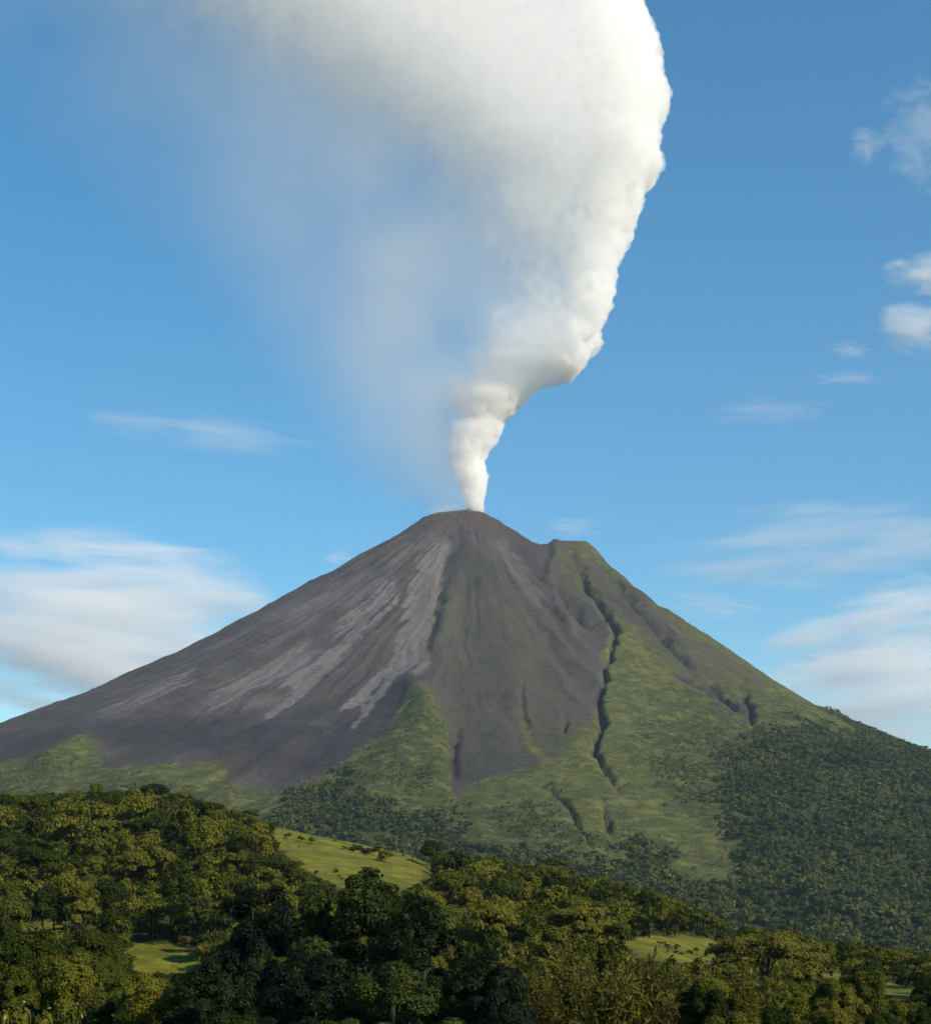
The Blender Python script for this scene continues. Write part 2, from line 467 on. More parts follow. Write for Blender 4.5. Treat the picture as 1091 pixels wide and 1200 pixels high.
floor = T.mix(n2, (0.020, 0.026, 0.008), (0.048, 0.050, 0.014))
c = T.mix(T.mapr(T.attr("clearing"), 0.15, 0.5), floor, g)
bs = T.n("ShaderNodeBsdfPrincipled"); T.l(c, bs.inputs['Base Color'])
bs.inputs['Roughness'].default_value = 0.95; bs.inputs['Specular IOR Level'].default_value = 0.1
bump = T.n("ShaderNodeBump"); bump.inputs['Strength'].default_value = 0.7; bump.inputs['Distance'].default_value = 0.6
T.l(n2, bump.inputs['Height']); T.l(bump.outputs[0], bs.inputs['Normal'])
T.l(bs.outputs[0], T.out.inputs['Surface'])
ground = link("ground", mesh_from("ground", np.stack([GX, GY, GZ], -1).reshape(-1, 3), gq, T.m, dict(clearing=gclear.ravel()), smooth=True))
tag(ground, None, None, None, "structure")

# ------------------------------------------------------------------ smoke plume (volumes in closed meshes)
VENT = Vector(at(554, 600, VY))
PLUME = [  # py, left edge, right edge
    (606, 546, 562), (597, 545, 565), (580, 540, 563), (560, 533, 567), (540, 527, 562), (520, 527, 574), (505, 531, 583), (494, 541, 585), (486, 540, 600),
    (470, 524, 612), (455, 517, 622), (443, 520, 640), (437, 527, 678), (420, 540, 692), (400, 555, 704), (370, 568, 711), (340, 572, 716), (300, 563, 731),
    (250, 545, 742), (220, 530, 756), (200, 512, 772), (150, 455, 772), (110, 375, 782), (60, 285, 775), (30, 235, 764), (0, 185, 756), (-60, 90, 748), (-130, -20, 720), (-200, -120, 640), (-235, -160, 520)]
pz = np.array([at(0, p[0], VY)[2] for p in PLUME]) - VENT.z
pl = np.array([at(p[1], p[0], VY)[0] for p in PLUME]) - VENT.x
pr = np.array([at(p[2], p[0], VY)[0] for p in PLUME]) - VENT.x

def closed_loft(zs, xl, xr, depth, nphi, disp=None):
    """closed tube of elliptic rings; disp(points, cos phi, width) pushes it outward"""
    u = np.linspace(0, 2 * math.pi, nphi, endpoint=False)
    phi = u - 0.6 * np.sin(u)      # finer on the crisp right side
    cx = (xl + xr) / 2; a = (xr - xl) / 2
    cph, sph = np.cos(phi), np.sin(phi)
    P = np.stack([cx[:, None] + a[:, None] * cph, depth[:, None] * sph, np.repeat(zs[:, None], nphi, 1)], -1)
    if disp is not None:
        N = np.stack([np.broadcast_to(cph, P.shape[:2]), np.broadcast_to(sph, P.shape[:2]), np.zeros(P.shape[:2])], -1)
        d = disp(P.reshape(-1, 3), np.broadcast_to(cph, P.shape[:2]).reshape(-1), np.repeat(2 * a, nphi))
        P = P + N * d.reshape(P.shape[:2])[..., None]
    n = len(zs)
    V = np.concatenate([P.reshape(-1, 3), [[cx[0], 0, zs[0]], [cx[-1], 0, zs[-1]]]])
    F = []
    ii = np.arange(n * nphi).reshape(n, nphi); jj = np.roll(ii, -1, 1)
    q = np.stack([ii[:-1], jj[:-1], jj[1:], ii[1:]], -1).reshape(-1, 4)
    t = np.concatenate([q[:, [0, 1, 2]], q[:, [0, 2, 3]]])
    c0 = np.stack([jj[0], ii[0], np.full(nphi, n * nphi)], -1)
    c1 = np.stack([ii[-1], jj[-1], np.full(nphi, n * nphi + 1)], -1)
    return V, np.concatenate([t, c0, c1])

def plume_disp(P, c, w):
    s = np.clip(w / 620.0, 0.2, 1.0)
    q = P / s[:, None]
    q = q + 40 * np.stack([fbm(q[:, 1] / 150, q[:, 2] / 150, 2, 1), fbm(q[:, 0] / 150, q[:, 2] / 150, 2, 2), fbm(q[:, 0] / 150, q[:, 1] / 150, 2, 3)], -1)
    b = 85 * (billow(q / 200, 11) - 0.7) + 48 * (billow(q / 88, 12) - 0.7) + 38 * (billow(q / 40, 13) - 0.7) + 27 * (billow(q / 20, 14) - 0.7)
    return b * s * (0.22 + 0.78 * sstep(0.1, 0.75, c))

def curve_node(T, v, xs_, ys_):
    nd = T.n("ShaderNodeFloatCurve")
    cm = nd.mapping.curves[0]
    while len(cm.points) < len(xs_): cm.points.new(0.5, 0.5)
    for p, x, y in zip(cm.points, xs_, ys_):
        p.location = (float(x), float(y)); p.handle_type = 'VECTOR'
    nd.mapping.use_clip = False
    nd.mapping.update()
    T.l(v, nd.inputs['Value'])
    return nd.outputs[0]
def edge_node(T, zn, zt, xt):
    """an edge x(z) of the plume, in metres from the vent"""
    return T.math('SUBTRACT', T.math('MULTIPLY', curve_node(T, zn, zt, (xt + 2500) / 4000), 4000), 2500)

plume = link("smoke_plume", None, None, VENT)
tag(plume, "white smoke plume with billowing right edge rising from the volcano summit", "smoke plume")

Z0 = 290.0
zz = np.linspace(Z0, pz[-1], 380)
xl = np.interp(zz, pz, pl); xr = np.interp(zz, pz, pr)
fade = np.interp(zz, [0, 250, 500, 1000, 2000], [10, 40, 140, 300, 520])
wid = xr - xl
depth = np.clip(0.5 * wid, 20, 420) * sstep(Z0 - 60, Z0 + 90, zz)
V, F = closed_loft(zz, xl - fade * 0.9, xr - 0.02 * wid, depth, 340, plume_disp)
ZMAX = float(pz[-1])
T = NT("smoke_volume")
tc = T.n("ShaderNodeTexCoord").outputs['Object']
sx = T.n("ShaderNodeSeparateXYZ"); T.l(tc, sx.inputs[0])
zn = T.math('DIVIDE', sx.outputs[2], ZMAX, clamp=True)
keep = [1, 3, 4, 6, 7, 9, 10, 12, 14, 16, 18, 20, 21, 22, 24, 26, 29]
zt = np.clip(pz[keep] / ZMAX, 0, 1)
left = edge_node(T, zn, zt, pl[keep]); right = edge_node(T, zn, zt, pr[keep])
fdm = T.math('MULTIPLY', curve_node(T, zn, [0, 250 / ZMAX, 500 / ZMAX, 1000 / ZMAX, 2000 / ZMAX, 1], [0.03, 0.10, 0.30, 0.60, 1.0, 1.0]), 520)
ns = T.noise(tc, 0.0050, 3, 0.6); ns2 = T.noise(tc, 0.016, 3, 0.6)
tt = T.math('DIVIDE', T.math('SUBTRACT', sx.outputs[0], left), fdm)
tt = T.math('ADD', tt, T.math('MULTIPLY', T.math('SUBTRACT', ns, 0.5), 2.4))
tt = T.math('ADD', tt, T.math('MULTIPLY', T.math('SUBTRACT', ns2, 0.5), 1.2))
dens = T.math('POWER', T.mapr(tt, -0.75, 1.5), 2.2)
rim = T.mapr(T.math('DIVIDE', T.math('SUBTRACT', right, sx.outputs[0]), T.math('ADD', T.math('MULTIPLY', fdm, 0.35), 25)), 0.0, 1.6, 3.6, 0.80)
rim = T.math('MULTIPLY', rim, T.mapr(T.noise(tc, 0.026, 4, 0.65), 0.36, 0.60, 0.30, 1.25))
base = curve_node(T, zn, [0, 150 / ZMAX, 400 / ZMAX, 900 / ZMAX, 1], [0.40, 0.26, 0.14, 0.075, 0.055])
dens = T.math('MULTIPLY', T.math('MULTIPLY', dens, rim), T.math('MULTIPLY', base, 0.085))
pv = T.n("ShaderNodeVolumePrincipled")
pv.inputs['Color'].default_value = (1.0, 0.988, 0.972, 1)
pv.inputs['Anisotropy'].default_value = -0.1
T.l(dens, pv.inputs['Density'])
T.l(pv.outputs[0], T.out.inputs['Volume'])
column = link("smoke_column", mesh_from("smoke_column", V, F, T.m), plume)

# the ragged foot of the plume, puffs that widen from the vent
FOOT = [(608, 547, 561), (600, 545, 565), (588, 540, 565), (574, 536, 566), (558, 529, 569), (544, 523, 564), (530, 521, 570), (516, 521, 581), (504, 524, 586), (494, 530, 588), (482, 530, 602), (470, 522, 610), (458, 524, 606), (450, 540, 590)]
fz_ = np.array([at(0, p[0], VY)[2] for p in FOOT]) - VENT.z
fl_ = np.array([at(p[1], p[0], VY)[0] for p in FOOT]) - VENT.x
fr_ = np.array([at(p[2], p[0], VY)[0] for p in FOOT]) - VENT.x
def foot_disp(P, c, w):
    q = P + 12 * np.stack([fbm(P[:, 1] / 50, P[:, 2] / 50, 2, 1), fbm(P[:, 0] / 50, P[:, 2] / 50, 2, 2), fbm(P[:, 0] / 50, P[:, 1] / 50, 2, 3)], -1)
    return (30 * (billow(q / 52, 31) - 0.65) + 20 * (billow(q / 26, 32) - 0.7) + 9 * (billow(q / 13, 33) - 0.7)) * np.clip(w / 130, 0.25, 1)
zz = np.linspace(fz_[0], fz_[-1], 150)
xl = np.interp(zz, fz_, fl_) - 14; xr = np.interp(zz, fz_, fr_)
V, F = closed_loft(zz, xl, xr, 0.5 * (xr - xl), 140, foot_disp)
T = NT("smoke_foot_volume")
tc = T.n("ShaderNodeTexCoord").outputs['Object']
sx = T.n("ShaderNodeSeparateXYZ"); T.l(tc, sx.inputs[0])
zn = T.math('DIVIDE', sx.outputs[2], float(fz_[-1]), clamp=True)
zt = np.clip(fz_[1:] / fz_[-1], 0, 1)
left = edge_node(T, zn, zt, fl_[1:])
tt = T.math('DIVIDE', T.math('SUBTRACT', sx.outputs[0], left), T.math('ADD', 20, T.math('MULTIPLY', zn, 60)))
tt = T.math('ADD', tt, T.math('MULTIPLY', T.math('SUBTRACT', T.noise(tc, 0.024, 3, 0.6), 0.5), 3.2))
dens = T.math('MULTIPLY', T.math('POWER', T.mapr(tt, -0.4, 2.2), 1.6), T.mapr(zn, 0.0, 1.0, 0.060, 0.030, smooth=False))
dens = T.math('MULTIPLY', dens, T.mapr(zn, 1.0, 0.86))
pv = T.n("ShaderNodeVolumePrincipled")
pv.inputs['Color'].default_value = (1.0, 0.989, 0.975, 1)
T.l(dens, pv.inputs['Density'])
T.l(pv.outputs[0], T.out.inputs['Volume'])
foot = link("smoke_foot", mesh_from("smoke_foot", V, F, T.m), plume)
# a little steam that hangs on the rim left of the vent
bm = bmesh.new(); bmesh.ops.create_icosphere(bm, subdivisions=3, radius=1.0)
st = bpy.data.meshes.new("rim_steam"); bm.to_mesh(st); bm.free()
T = NT("rim_steam_volume")
tc = T.n("ShaderNodeTexCoord").outputs['Object']
ln = T.n("ShaderNodeVectorMath", operation='LENGTH'); T.l(tc, ln.inputs[0])
fall = T.math('SUBTRACT', 1.0, ln.outputs['Value'], clamp=True)
T_d = T.math('MULTIPLY', T.mapr(T.noise(tc, 1.8, 3), 0.35, 0.65), T.math('MULTIPLY', fall, 0.022))
pv = T.n("ShaderNodeVolumePrincipled"); pv.inputs['Color'].default_value = (0.99, 0.985, 0.98, 1)
T.l(T_d, pv.inputs['Density']); T.l(pv.outputs[0], T.out.inputs['Volume'])
st.materials.append(T.m)
steam = link("rim_steam", st, plume, Vector(at(522, 598, VY - 20)) - VENT)
steam.scale = (95, 60, 30)
foot["label"] = "narrow ragged foot of the plume above the vent"

# thin smoke that drifts off to the left of the column
VEIL = [(600, 505, 556), (585, 440, 560), (560, 390, 562), (520, 345, 572), (480, 320, 580), (430, 280, 610), (370, 225, 640), (300, 150, 650), (220, 60, 650), (140, -40, 640), (60, -130, 600), (-20, -200, 560), (-80, -240, 500)]
z_ = np.array([at(0, p[0], VY)[2] for p in VEIL]) - VENT.z
l_ = np.array([at(p[1], p[0], VY)[0] for p in VEIL]) - VENT.x
r_ = np.array([at(p[2], p[0], VY)[0] for p in VEIL]) - VENT.x
zz = np.linspace(z_[0], z_[-1], 60)
xl = np.interp(zz, z_, l_); xr = np.interp(zz, z_, r_)
V, F = closed_loft(zz, xl, xr, np.clip(0.4 * (xr - xl), 10, 260), 60)
T = NT("smoke_veil_volume")
tc = T.n("ShaderNodeTexCoord").outputs['Object']
ns = T.noise(tc, 0.0022, 3, 0.5)
gen = T.n("ShaderNodeTexCoord").outputs['Generated']
sx = T.n("ShaderNodeSeparateXYZ"); T.l(tc, sx.inputs[0])
zn = T.math('DIVIDE', sx.outputs[2], float(z_[-1]), clamp=True)
ctr = T.math('SUBTRACT', T.math('MULTIPLY', curve_node(T, zn, np.clip(z_ / z_[-1], 0, 1), ((l_ + r_) / 2 + 2500) / 3500), 3500), 2500)
hw = T.math('MULTIPLY', curve_node(T, zn, np.clip(z_ / z_[-1], 0, 1), (r_ - l_) / 4000), 2000)
u_ = T.math('DIVIDE', T.math('SUBTRACT', sx.outputs[0], ctr), hw)
lat = T.mapr(u_, -1.0, 0.6, 0.0, 1.7)
d = T.math('MULTIPLY', T.math('MULTIPLY', lat, T.mapr(ns, 0.08, 0.85)), T.mapr(sx.outputs[2], 0.0, 1700, 0.0021, 0.00105, smooth=False))
pv = T.n("ShaderNodeVolumePrincipled"); pv.inputs['Color'].default_value = (0.985, 0.97, 0.95, 1)
T.l(d, pv.inputs['Density']); T.l(pv.outputs[0], T.out.inputs['Volume'])
veil = link("smoke_veil", mesh_from("smoke_veil", V, F, T.m), plume)
veil["label"] = "thin grey smoke drifting left of the white column"

# ------------------------------------------------------------------ clouds, far behind the volcano
def cloud_mat(name, thr, dens, stretch):
    T = NT(name)
    tc = T.n("ShaderNodeTexCoord").outputs['Object']
    oi = T.n("ShaderNodeObjectInfo").outputs['Random']
    mp = T.n("ShaderNodeMapping"); T.l(tc, mp.inputs[0]); mp.inputs['Scale'].default_value = stretch
    off = T.n("ShaderNodeCombineXYZ"); T.l(T.math('MULTIPLY', oi, 50), off.inputs[0]); T.l(T.math('MULTIPLY', oi, 31), off.inputs[2])
    T.l(off.outputs[0], mp.inputs[1])
    ns = T.noise(mp.outputs[0], 1.0, 4, 0.6)
    ln = T.n("ShaderNodeVectorMath", operation='LENGTH'); T.l(tc, ln.inputs[0])
    fall = T.math('SUBTRACT', 1.0, ln.outputs['Value'], clamp=True)
    v = T.math('ADD', ns, T.math('MULTIPLY', fall, 0.35))
    d = T.math('MULTIPLY', T.mapr(v, thr, thr + 0.30), T.math('MULTIPLY', T.mapr(fall, 0.0, 0.25), dens))
    pv = T.n("ShaderNodeVolumePrincipled"); pv.inputs['Color'].default_value = (0.99, 0.985, 0.98, 1)
    pv.inputs['Anisotropy'].default_value = -0.1
    T.l(d, pv.inputs['Density']); T.l(pv.outputs[0], T.out.inputs['Volume'])
    return T.m
faint = cloud_mat("faint_cloud_volume", 0.52, 0.0010, (1.8, 1.0, 3.6))
puff = cloud_mat("puff_cloud_volume", 0.50, 0.0060, (1.5, 1.2, 2.0))
soft = cloud_mat("soft_cloud_volume", 0.50, 0.0030, (1.5, 1.0, 4.5))
wisp = cloud_mat("wispy_cloud_volume", 0.54, 0.0022, (2.0, 1.2, 4.0))
CY = 17500.0
def cloud(label, x0, y0, x1, y1, mat, tilt=0.0, depth=None, group=None, gain=1.0):
    bm = bmesh.new()
    bmesh.ops.create_icosphere(bm, subdivisions=4, radius=1.0)
    co = np.array([v.co for v in bm.verts])
    sd = int(abs(x0 * 7 + y0 * 13)) % 997
    k = 0.86 + 0.22 * (billow(co * 1.6 + sd, sd) - 0.5) + 0.1 * (billow(co * 4 + sd, sd + 5) - 0.5)
    for v, s in zip(bm.verts, k): v.co = v.co * float(s)
    me = bpy.data.meshes.new("cloud"); bm.to_mesh(me); bm.free(); me.materials.append(mat)
    c = at((x0 + x1) / 2, (y0 + y1) / 2, CY)
    o = link("cloud", me, None, c)
    m = float(np.hypot(CY, c[2])) / FPX
    o.scale = ((x1 - x0) / 2 * m / 0.8, depth or max((x1 - x0) * 0.16 * m, 160), (y1 - y0) / 2 * m / 0.8)
    o.rotation_euler = (0, math.radians(tilt), 0)
    tag(o, label, "cloud", group)
    return o
cloud("broad white cloud bank low behind the left flank of the volcano", -120, 628, 330, 850, soft, 6)
cloud("pale cloud bank low behind the right flank of the volcano", 890, 690, 1230, 890, soft, -6)
cloud("long pinkish cloud streak above the bank on the right", 770, 588, 1160, 690, faint, -4)
cloud("small dense white puff at the right edge of the sky, upper of two", 1040, 292, 1135, 345, puff)
cloud("small dense white puff at the right edge of the sky, lower of two", 1032, 352, 1140, 420, puff, 8)
cloud("tiny cloud scrap just left of the lower white puff", 972, 400, 1020, 422, wisp)
cloud("tall ragged wispy cloud high at the right edge", 1030, 90, 1130, 225, wisp, 0)
cloud("faint scrap of cloud left of the tall ragged cloud", 995, 145, 1035, 195, wisp, 0)
cloud("thin flat cloud halfway between plume and right edge", 835, 465, 970, 500, faint, -2)
cloud("thin slanting cloud streak left of the smoke", 110, 484, 365, 528, faint, 7)
cloud("tiny faint cloud above the notch right of the summit", 636, 606, 705, 630, wisp)
cloud("little cloud puff touching the upper left flank", 375, 645, 420, 662, wisp)
cloud("small cloud streak above the right flank", 780, 692, 890, 728, wisp, 6)
cloud("thin cloud streak under the two white puffs", 950, 435, 1040, 452, wisp)
cloud("long thin cloud streak low above the left cloud bank", 60, 636, 270, 660, wisp, 2)

cloud("ragged cloud patch just above the right cloud bank at the edge", 1000, 672, 1130, 735, wisp, -10)
cloud("flat cloud patch left of the ragged patch on the right", 920, 742, 1060, 792, wisp, 4)
# ------------------------------------------------------------------ vegetation
def tube(path, radii, sides=7):
    path = np.array(path, float); V = []; F = []
    for i, (p, r) in enumerate(zip(path, radii)):
        d = path[min(i + 1, len(path) - 1)] - path[max(i - 1, 0)]
        d = d / (np.linalg.norm(d) + 1e-9)
        u = np.cross(d, [0.3, 1, 0.1]); u /= np.linalg.norm(u); w = np.cross(d, u)
        for k in range(sides):
            a = 2 * math.pi * k / sides
            V.append(p + r * (math.cos(a) * u + math.sin(a) * w))
    for i in range(len(path) - 1):
        for k in range(sides):
            a = i * sides + k; b = i * sides + (k + 1) % sides
            F.append((a, b, b + sides, a + sides))
    return np.array(V), np.array(F)
def join(parts):
    V = []; F = []; o = 0
    for v, f in parts:
        V.append(v); F.append(f + o); o += len(v)
    return np.concatenate(V), np.concatenate(F)

def leaves(rng, P, N, size, aspect=1.5, shape='quad'):
    """one leaf (or leaf spray) at each point P facing roughly N"""
    n = len(P)
    N = N + 0.38 * rng.normal(size=(n, 3)); N /= np.linalg.norm(N, axis=1)[:, None] + 1e-9
    A = rng.normal(size=(n, 3)); A[:, 2] -= 0.4
    A -= (A * N).sum(1)[:, None] * N; A /= np.linalg.norm(A, axis=1)[:, None] + 1e-9
    B = np.cross(N, A)
    s = size * rng.uniform(0.6, 1.35, n)[:, None]
    L = A * s * aspect / 2; W = B * s / 2
    if shape == 'quad':
        V = np.stack([P - L, P + W * 0.9 + N * s * 0.12, P + L, P - W * 0.9 + N * s * 0.10], 1)
        F = np.arange(4 * n).reshape(n, 4); m = 4
    else:   # pointed leaf folded along its midrib
        D = N * s * 0.16
        V = np.stack([P - L, P - L * 0.2 + W + D, P + L * 0.45 + W * 0.7 + D, P + L, P + L * 0.45 - W * 0.7 + D, P - L * 0.2 - W + D], 1)
        b = np.arange(n)[:, None] * 6
        F = np.concatenate([b + np.array([[0, 1, 2, 3]]), b + np.array([[0, 3, 4, 5]])]); m = 6
    tint = np.repeat(rng.uniform(0, 1, n), m)
    return V.reshape(-1, 3), F, tint

def unit(rng, n, zmin=-1.0):
    v = rng.normal(size=(n, 3)); v /= np.linalg.norm(v, axis=1)[:, None]
    v[:, 2] = np.where(v[:, 2] < zmin, -v[:, 2], v[:, 2])
    return v

def crown(rng, c, rad, n_clump, n_leaf, size, shape='quad', zmin=-0.35, clump=0.36, aspect=1.5):
    """leaf clumps spread through an uneven ellipsoid"""
    rad = np.array(rad, float)
    D = unit(rng, n_clump, zmin)
    C = D * (rng.uniform(0.35, 1.0, n_clump) ** 0.55)[:, None] * (1 - clump * 0.55)
    C *= rng.uniform(0.8, 1.18, n_clump)[:, None]
    cr = clump * rng.uniform(0.65, 1.35, n_clump)
    k = rng.integers(0, n_clump, n_leaf)
    d = unit(rng, n_leaf, -0.55)
    P = C[k] + d * (cr[k] * rng.uniform(0.45, 1.12, n_leaf))[:, None] * np.array([1, 1, 0.8])
    N = d * 0.9 + P * 0.4 + np.array([0, 0, 0.35])
    V, F, t = leaves(rng, P * rad + np.array(c), N, size, aspect, shape)
    m = len(V) // n_leaf
    ct = rng.uniform(0, 1, n_clump)
    t = 0.55 * t + 0.45 * np.repeat(ct[k], m)
    return V, F, t, C * rad + np.array(c)

def trunk_mesh(rng, h, r, targets, lean=0.04):
    top = np.array([rng.normal() * lean * h, rng.normal() * lean * h, h])
    path = [np.array([0, 0, -1.0]), np.array([0, 0, 0.02 * h]), top * 0.4 + [rng.normal() * 0.02 * h, rng.normal() * 0.02 * h, 0], top * 0.75, top]
    parts = [tube(path, [r * 1.5, r * 1.15, r * 0.85, r * 0.6, r * 0.3])]
    for t in targets:
        s = top * rng.uniform(0.5, 0.85)
        mid = (s + t) / 2 + np.array([0, 0, -0.03 * h])
        parts.append(tube([s, mid, t], [r * 0.42, r * 0.26, r * 0.08], 5))
    return join(parts)

RAMPS = {
    'mixed': [(0.0, (0.007, 0.014, 0.002)), (0.28, (0.026, 0.038, 0.004)), (0.5, (0.068, 0.076, 0.007)), (0.70, (0.118, 0.120, 0.011)), (0.86, (0.122, 0.096, 0.015)), (1.0, (0.105, 0.140, 0.011))],
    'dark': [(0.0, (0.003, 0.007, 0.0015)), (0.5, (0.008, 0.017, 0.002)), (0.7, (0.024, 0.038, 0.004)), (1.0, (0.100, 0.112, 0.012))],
    'dry': [(0.0, (0.042, 0.042, 0.008)), (0.6, (0.102, 0.094, 0.014)), (1.0, (0.155, 0.146, 0.020))],
    'far': [(0.0, (0.022, 0.032, 0.008)), (0.45, (0.058, 0.074, 0.014)), (1.0, (0.130, 0.140, 0.028))],
    'white': [(0.0, (0.22, 0.22, 0.15)), (1.0, (0.42, 0.41, 0.32))],
    'red': [(0.0, (0.30, 0.02, 0.01)), (1.0, (0.45, 0.05, 0.02))],
}
def leaf_mat(name, ramp, per_tree, rough=0.55, spec=0.25):
    T = NT(name)
    t = T.attr("tint")
    tree = T.n("ShaderNodeObjectInfo").outputs['Random'] if per_tree == 'object' else T.attr("tree")
    v = T.math('ADD', T.math('MULTIPLY', tree, 0.66), T.math('MULTIPLY', t, 0.34))
    colr = T.ramp(v, RAMPS[ramp])
    bs = T.n("ShaderNodeBsdfPrincipled"); T.l(colr, bs.inputs['Base Color'])
    bs.inputs['Roughness'].default_value = rough; bs.inputs['Specular IOR Level'].default_value = spec
    tr = T.n("ShaderNodeBsdfTranslucent"); T.l(colr, tr.inputs['Color'])
    mx = T.n("ShaderNodeMixShader"); mx.inputs[0].default_value = 0.22
    T.l(bs.outputs[0], mx.inputs[1]); T.l(tr.outputs[0], mx.inputs[2]); T.l(mx.outputs[0], T.out.inputs['Surface'])
    return T.m
def bark_mat(name, a, b):
    T = NT(name)
    geo = T.n("ShaderNodeNewGeometry").outputs['Position']
    c = T.mix(T.noise(geo, 2.5, 4), a, b)
    bs = T.n("ShaderNodeBsdfPrincipled"); T.l(c, bs.inputs['Base Color']); bs.inputs['Roughness'].default_value = 0.9
    T.l(bs.outputs[0], T.out.inputs['Surface'])
    return T.m
M_leaf = leaf_mat("forest_leaves", 'mixed', 'object', 0.75, 0.08)
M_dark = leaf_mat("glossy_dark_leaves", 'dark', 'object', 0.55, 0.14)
M_dry = leaf_mat("dry_cane_leaves", 'dry', 'object', 0.75, 0.1)
M_mass = leaf_mat("forest_mass_leaves", 'mixed', 'attr', 0.75, 0.08)
M_far = leaf_mat("slope_forest_leaves", 'far', 'attr', 0.8, 0.1)
M_white = leaf_mat("white_blossom", 'white', 'object', 0.7, 0.1)
M_red = leaf_mat("red_blossom", 'red', 'object', 0.7, 0.1)
M_bark = bark_mat("brown_bark", (0.030, 0.024, 0.016), (0.075, 0.060, 0.042))
M_pale = bark_mat("pale_bark", (0.14, 0.12, 0.09), (0.26, 0.235, 0.19))

class Kind:
    """meshes of one kind of plant; place() makes one thing of it"""
    def __init__(self, name, parts): self.name, self.parts = name, parts
    def place(self, loc, s, rz, label, cat, group=None, sz=None):
        r = link(self.name, None, None, loc)
        r.rotation_euler = (0, 0, rz); r.scale = (s, s, sz or s)
        tag(r, label, cat, group)
        for pn, me in self.parts: link(pn, me, r)
        return r

rng = np.random.default_rng(7)
def make_tree(name, h, rad, n_clump, n_leaf, size, tr_r, leaf=None, bark=None, shape='quad', cz=None, zmin=-0.5, clump=0.36, nb=6, aspect=1.5):
    cz = cz if cz is not None else h - rad[2] * 0.95
    V, F, t, C = crown(rng, (0, 0, cz), rad, n_clump, n_leaf, size, shape, zmin, clump, aspect)
    tv, tf = trunk_mesh(rng, max(cz, h * 0.4), tr_r, C[:nb])
    return Kind(name, [("crown", mesh_from(name + "_crown", V, F, leaf or M_leaf, dict(tint=t))), ("trunk", mesh_from(name + "_trunk", tv, tf, bark or M_bark, smooth=True))])
# heights are unit trees of about 14 m, scaled when placed
BROAD = []
for k in range(9):
    w = (5.4, 4.6, 6.4, 3.6, 5.8, 4.9, 6.9, 4.2, 5.2)[k]; hh = (4.2, 5.0, 3.4, 5.6, 4.6, 3.8, 3.0, 4.8, 5.2)[k]
    BROAD.append(make_tree("broadleaf_tree", 13.5, (w, w * rng.uniform(0.85, 1.1), hh), int(rng.integers(12, 26)), 6500, 0.40, 0.28, clump=rng.uniform(0.27, 0.40)))
BROAD_NEAR = []
for k in range(5):
    w = rng.uniform(4.0, 6.2); hh = rng.uniform(3.6, 5.4)
    BROAD_NEAR.append(make_tree("broadleaf_tree", 13.5, (w, w * rng.uniform(0.85, 1.1), hh), int(rng.integers(24, 40)), 17000, 0.26, 0.28, clump=rng.uniform(0.22, 0.32)))
SLENDER = [make_tree("slender_tree", 14.0, (1.7 + 0.3 * k, 1.7, 4.2 + 0.4 * k), 13, 2200, 0.36, 0.13, M_dry if k % 2 else None, M_pale, clump=0.40, nb=4) for k in range(5)]
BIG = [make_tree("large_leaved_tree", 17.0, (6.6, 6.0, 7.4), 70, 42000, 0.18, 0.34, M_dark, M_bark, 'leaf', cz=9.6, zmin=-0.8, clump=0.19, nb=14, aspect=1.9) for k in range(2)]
UMB = make_tree("umbrella_tree", 15.5, (10.5, 9.0, 3.6), 44, 24000, 0.32, 0.46, M_dry, M_bark, zmin=-0.25, clump=0.25, cz=11.8, nb=14)
FLAT = make_tree("flat_topped_tree", 15.0, (7.0, 6.5, 2.4), 20, 6000, 0.42, 0.32, zmin=-0.1, clump=0.30, cz=12.6, nb=9)
BUSH = [make_tree("bush", 2.6, (1.7, 1.6, 1.3), 8, 500, 0.34, 0.05, cz=1.3, zmin=-0.8, clump=0.45, nb=3) for k in range(3)]

def make_cane():
    V = []; F = []; t = []; o = 0; SV = []; SF = []; so = 0
    for k in range(26):
        a = rng.uniform(0, 2 * math.pi); b = rng.uniform(0.2, 1.1); hh = rng.uniform(4.5, 8.0)
        base = np.array([math.cos(a) * b * 0.5, math.sin(a) * b * 0.5, -0.3]); out = np.array([math.cos(a), math.sin(a), 0]) * b
        path = [base + out * (u ** 2) * 1.5 + np.array([0, 0, hh * (u - 0.13 * u ** 3)]) for u in np.linspace(0, 1, 6)]
        v, f = tube(path, [0.045, 0.042, 0.036, 0.03, 0.02, 0.008], 4); SV.append(v); SF.append(f + so); so += len(v)
        u = rng.uniform(0.25, 1, 70); P = np.array([np.array([np.interp(x, np.linspace(0, 1, 6), [p[i] for p in path]) for i in range(3)]) for x in u])
        P += rng.normal(size=P.shape) * 0.22
        v, f, tt = leaves(rng, P, rng.normal(size=P.shape), 0.12, 4.0); V.append(v); F.append(f + o); o += len(v); t.append(tt)
    return Kind("cane_clump", [("foliage", mesh_from("cane_foliage", np.concatenate(V), np.concatenate(F), M_dry, dict(tint=np.concatenate(t)))),
                               ("stems", mesh_from("cane_stems", np.concatenate(SV), np.concatenate(SF), M_dry))])
CANE = [make_cane() for k in range(3)]

def ground_point(px, Y):
    X = (px - 545.5) / FPX * Y * CP
    return np.array([X, Y, float(gheight(np.array([X]), np.array([float(Y)]))[0])])
taken = []                          # (x, y, crown radius) of trees already standing
def stand(kind, px, Y, top_py, h0, label, cat, group=None, w=None, rz=None):
    p = ground_point(px, Y)
    top = at(px, top_py, Y)[2]
    s = (top - p[2]) / h0
    o = kind.place(p, w or s, rng.uniform(0, 6.28) if rz is None else rz, label, cat, group, s)
    taken.append((p[0], p[1], 4.5 * (w or s)))
    return o
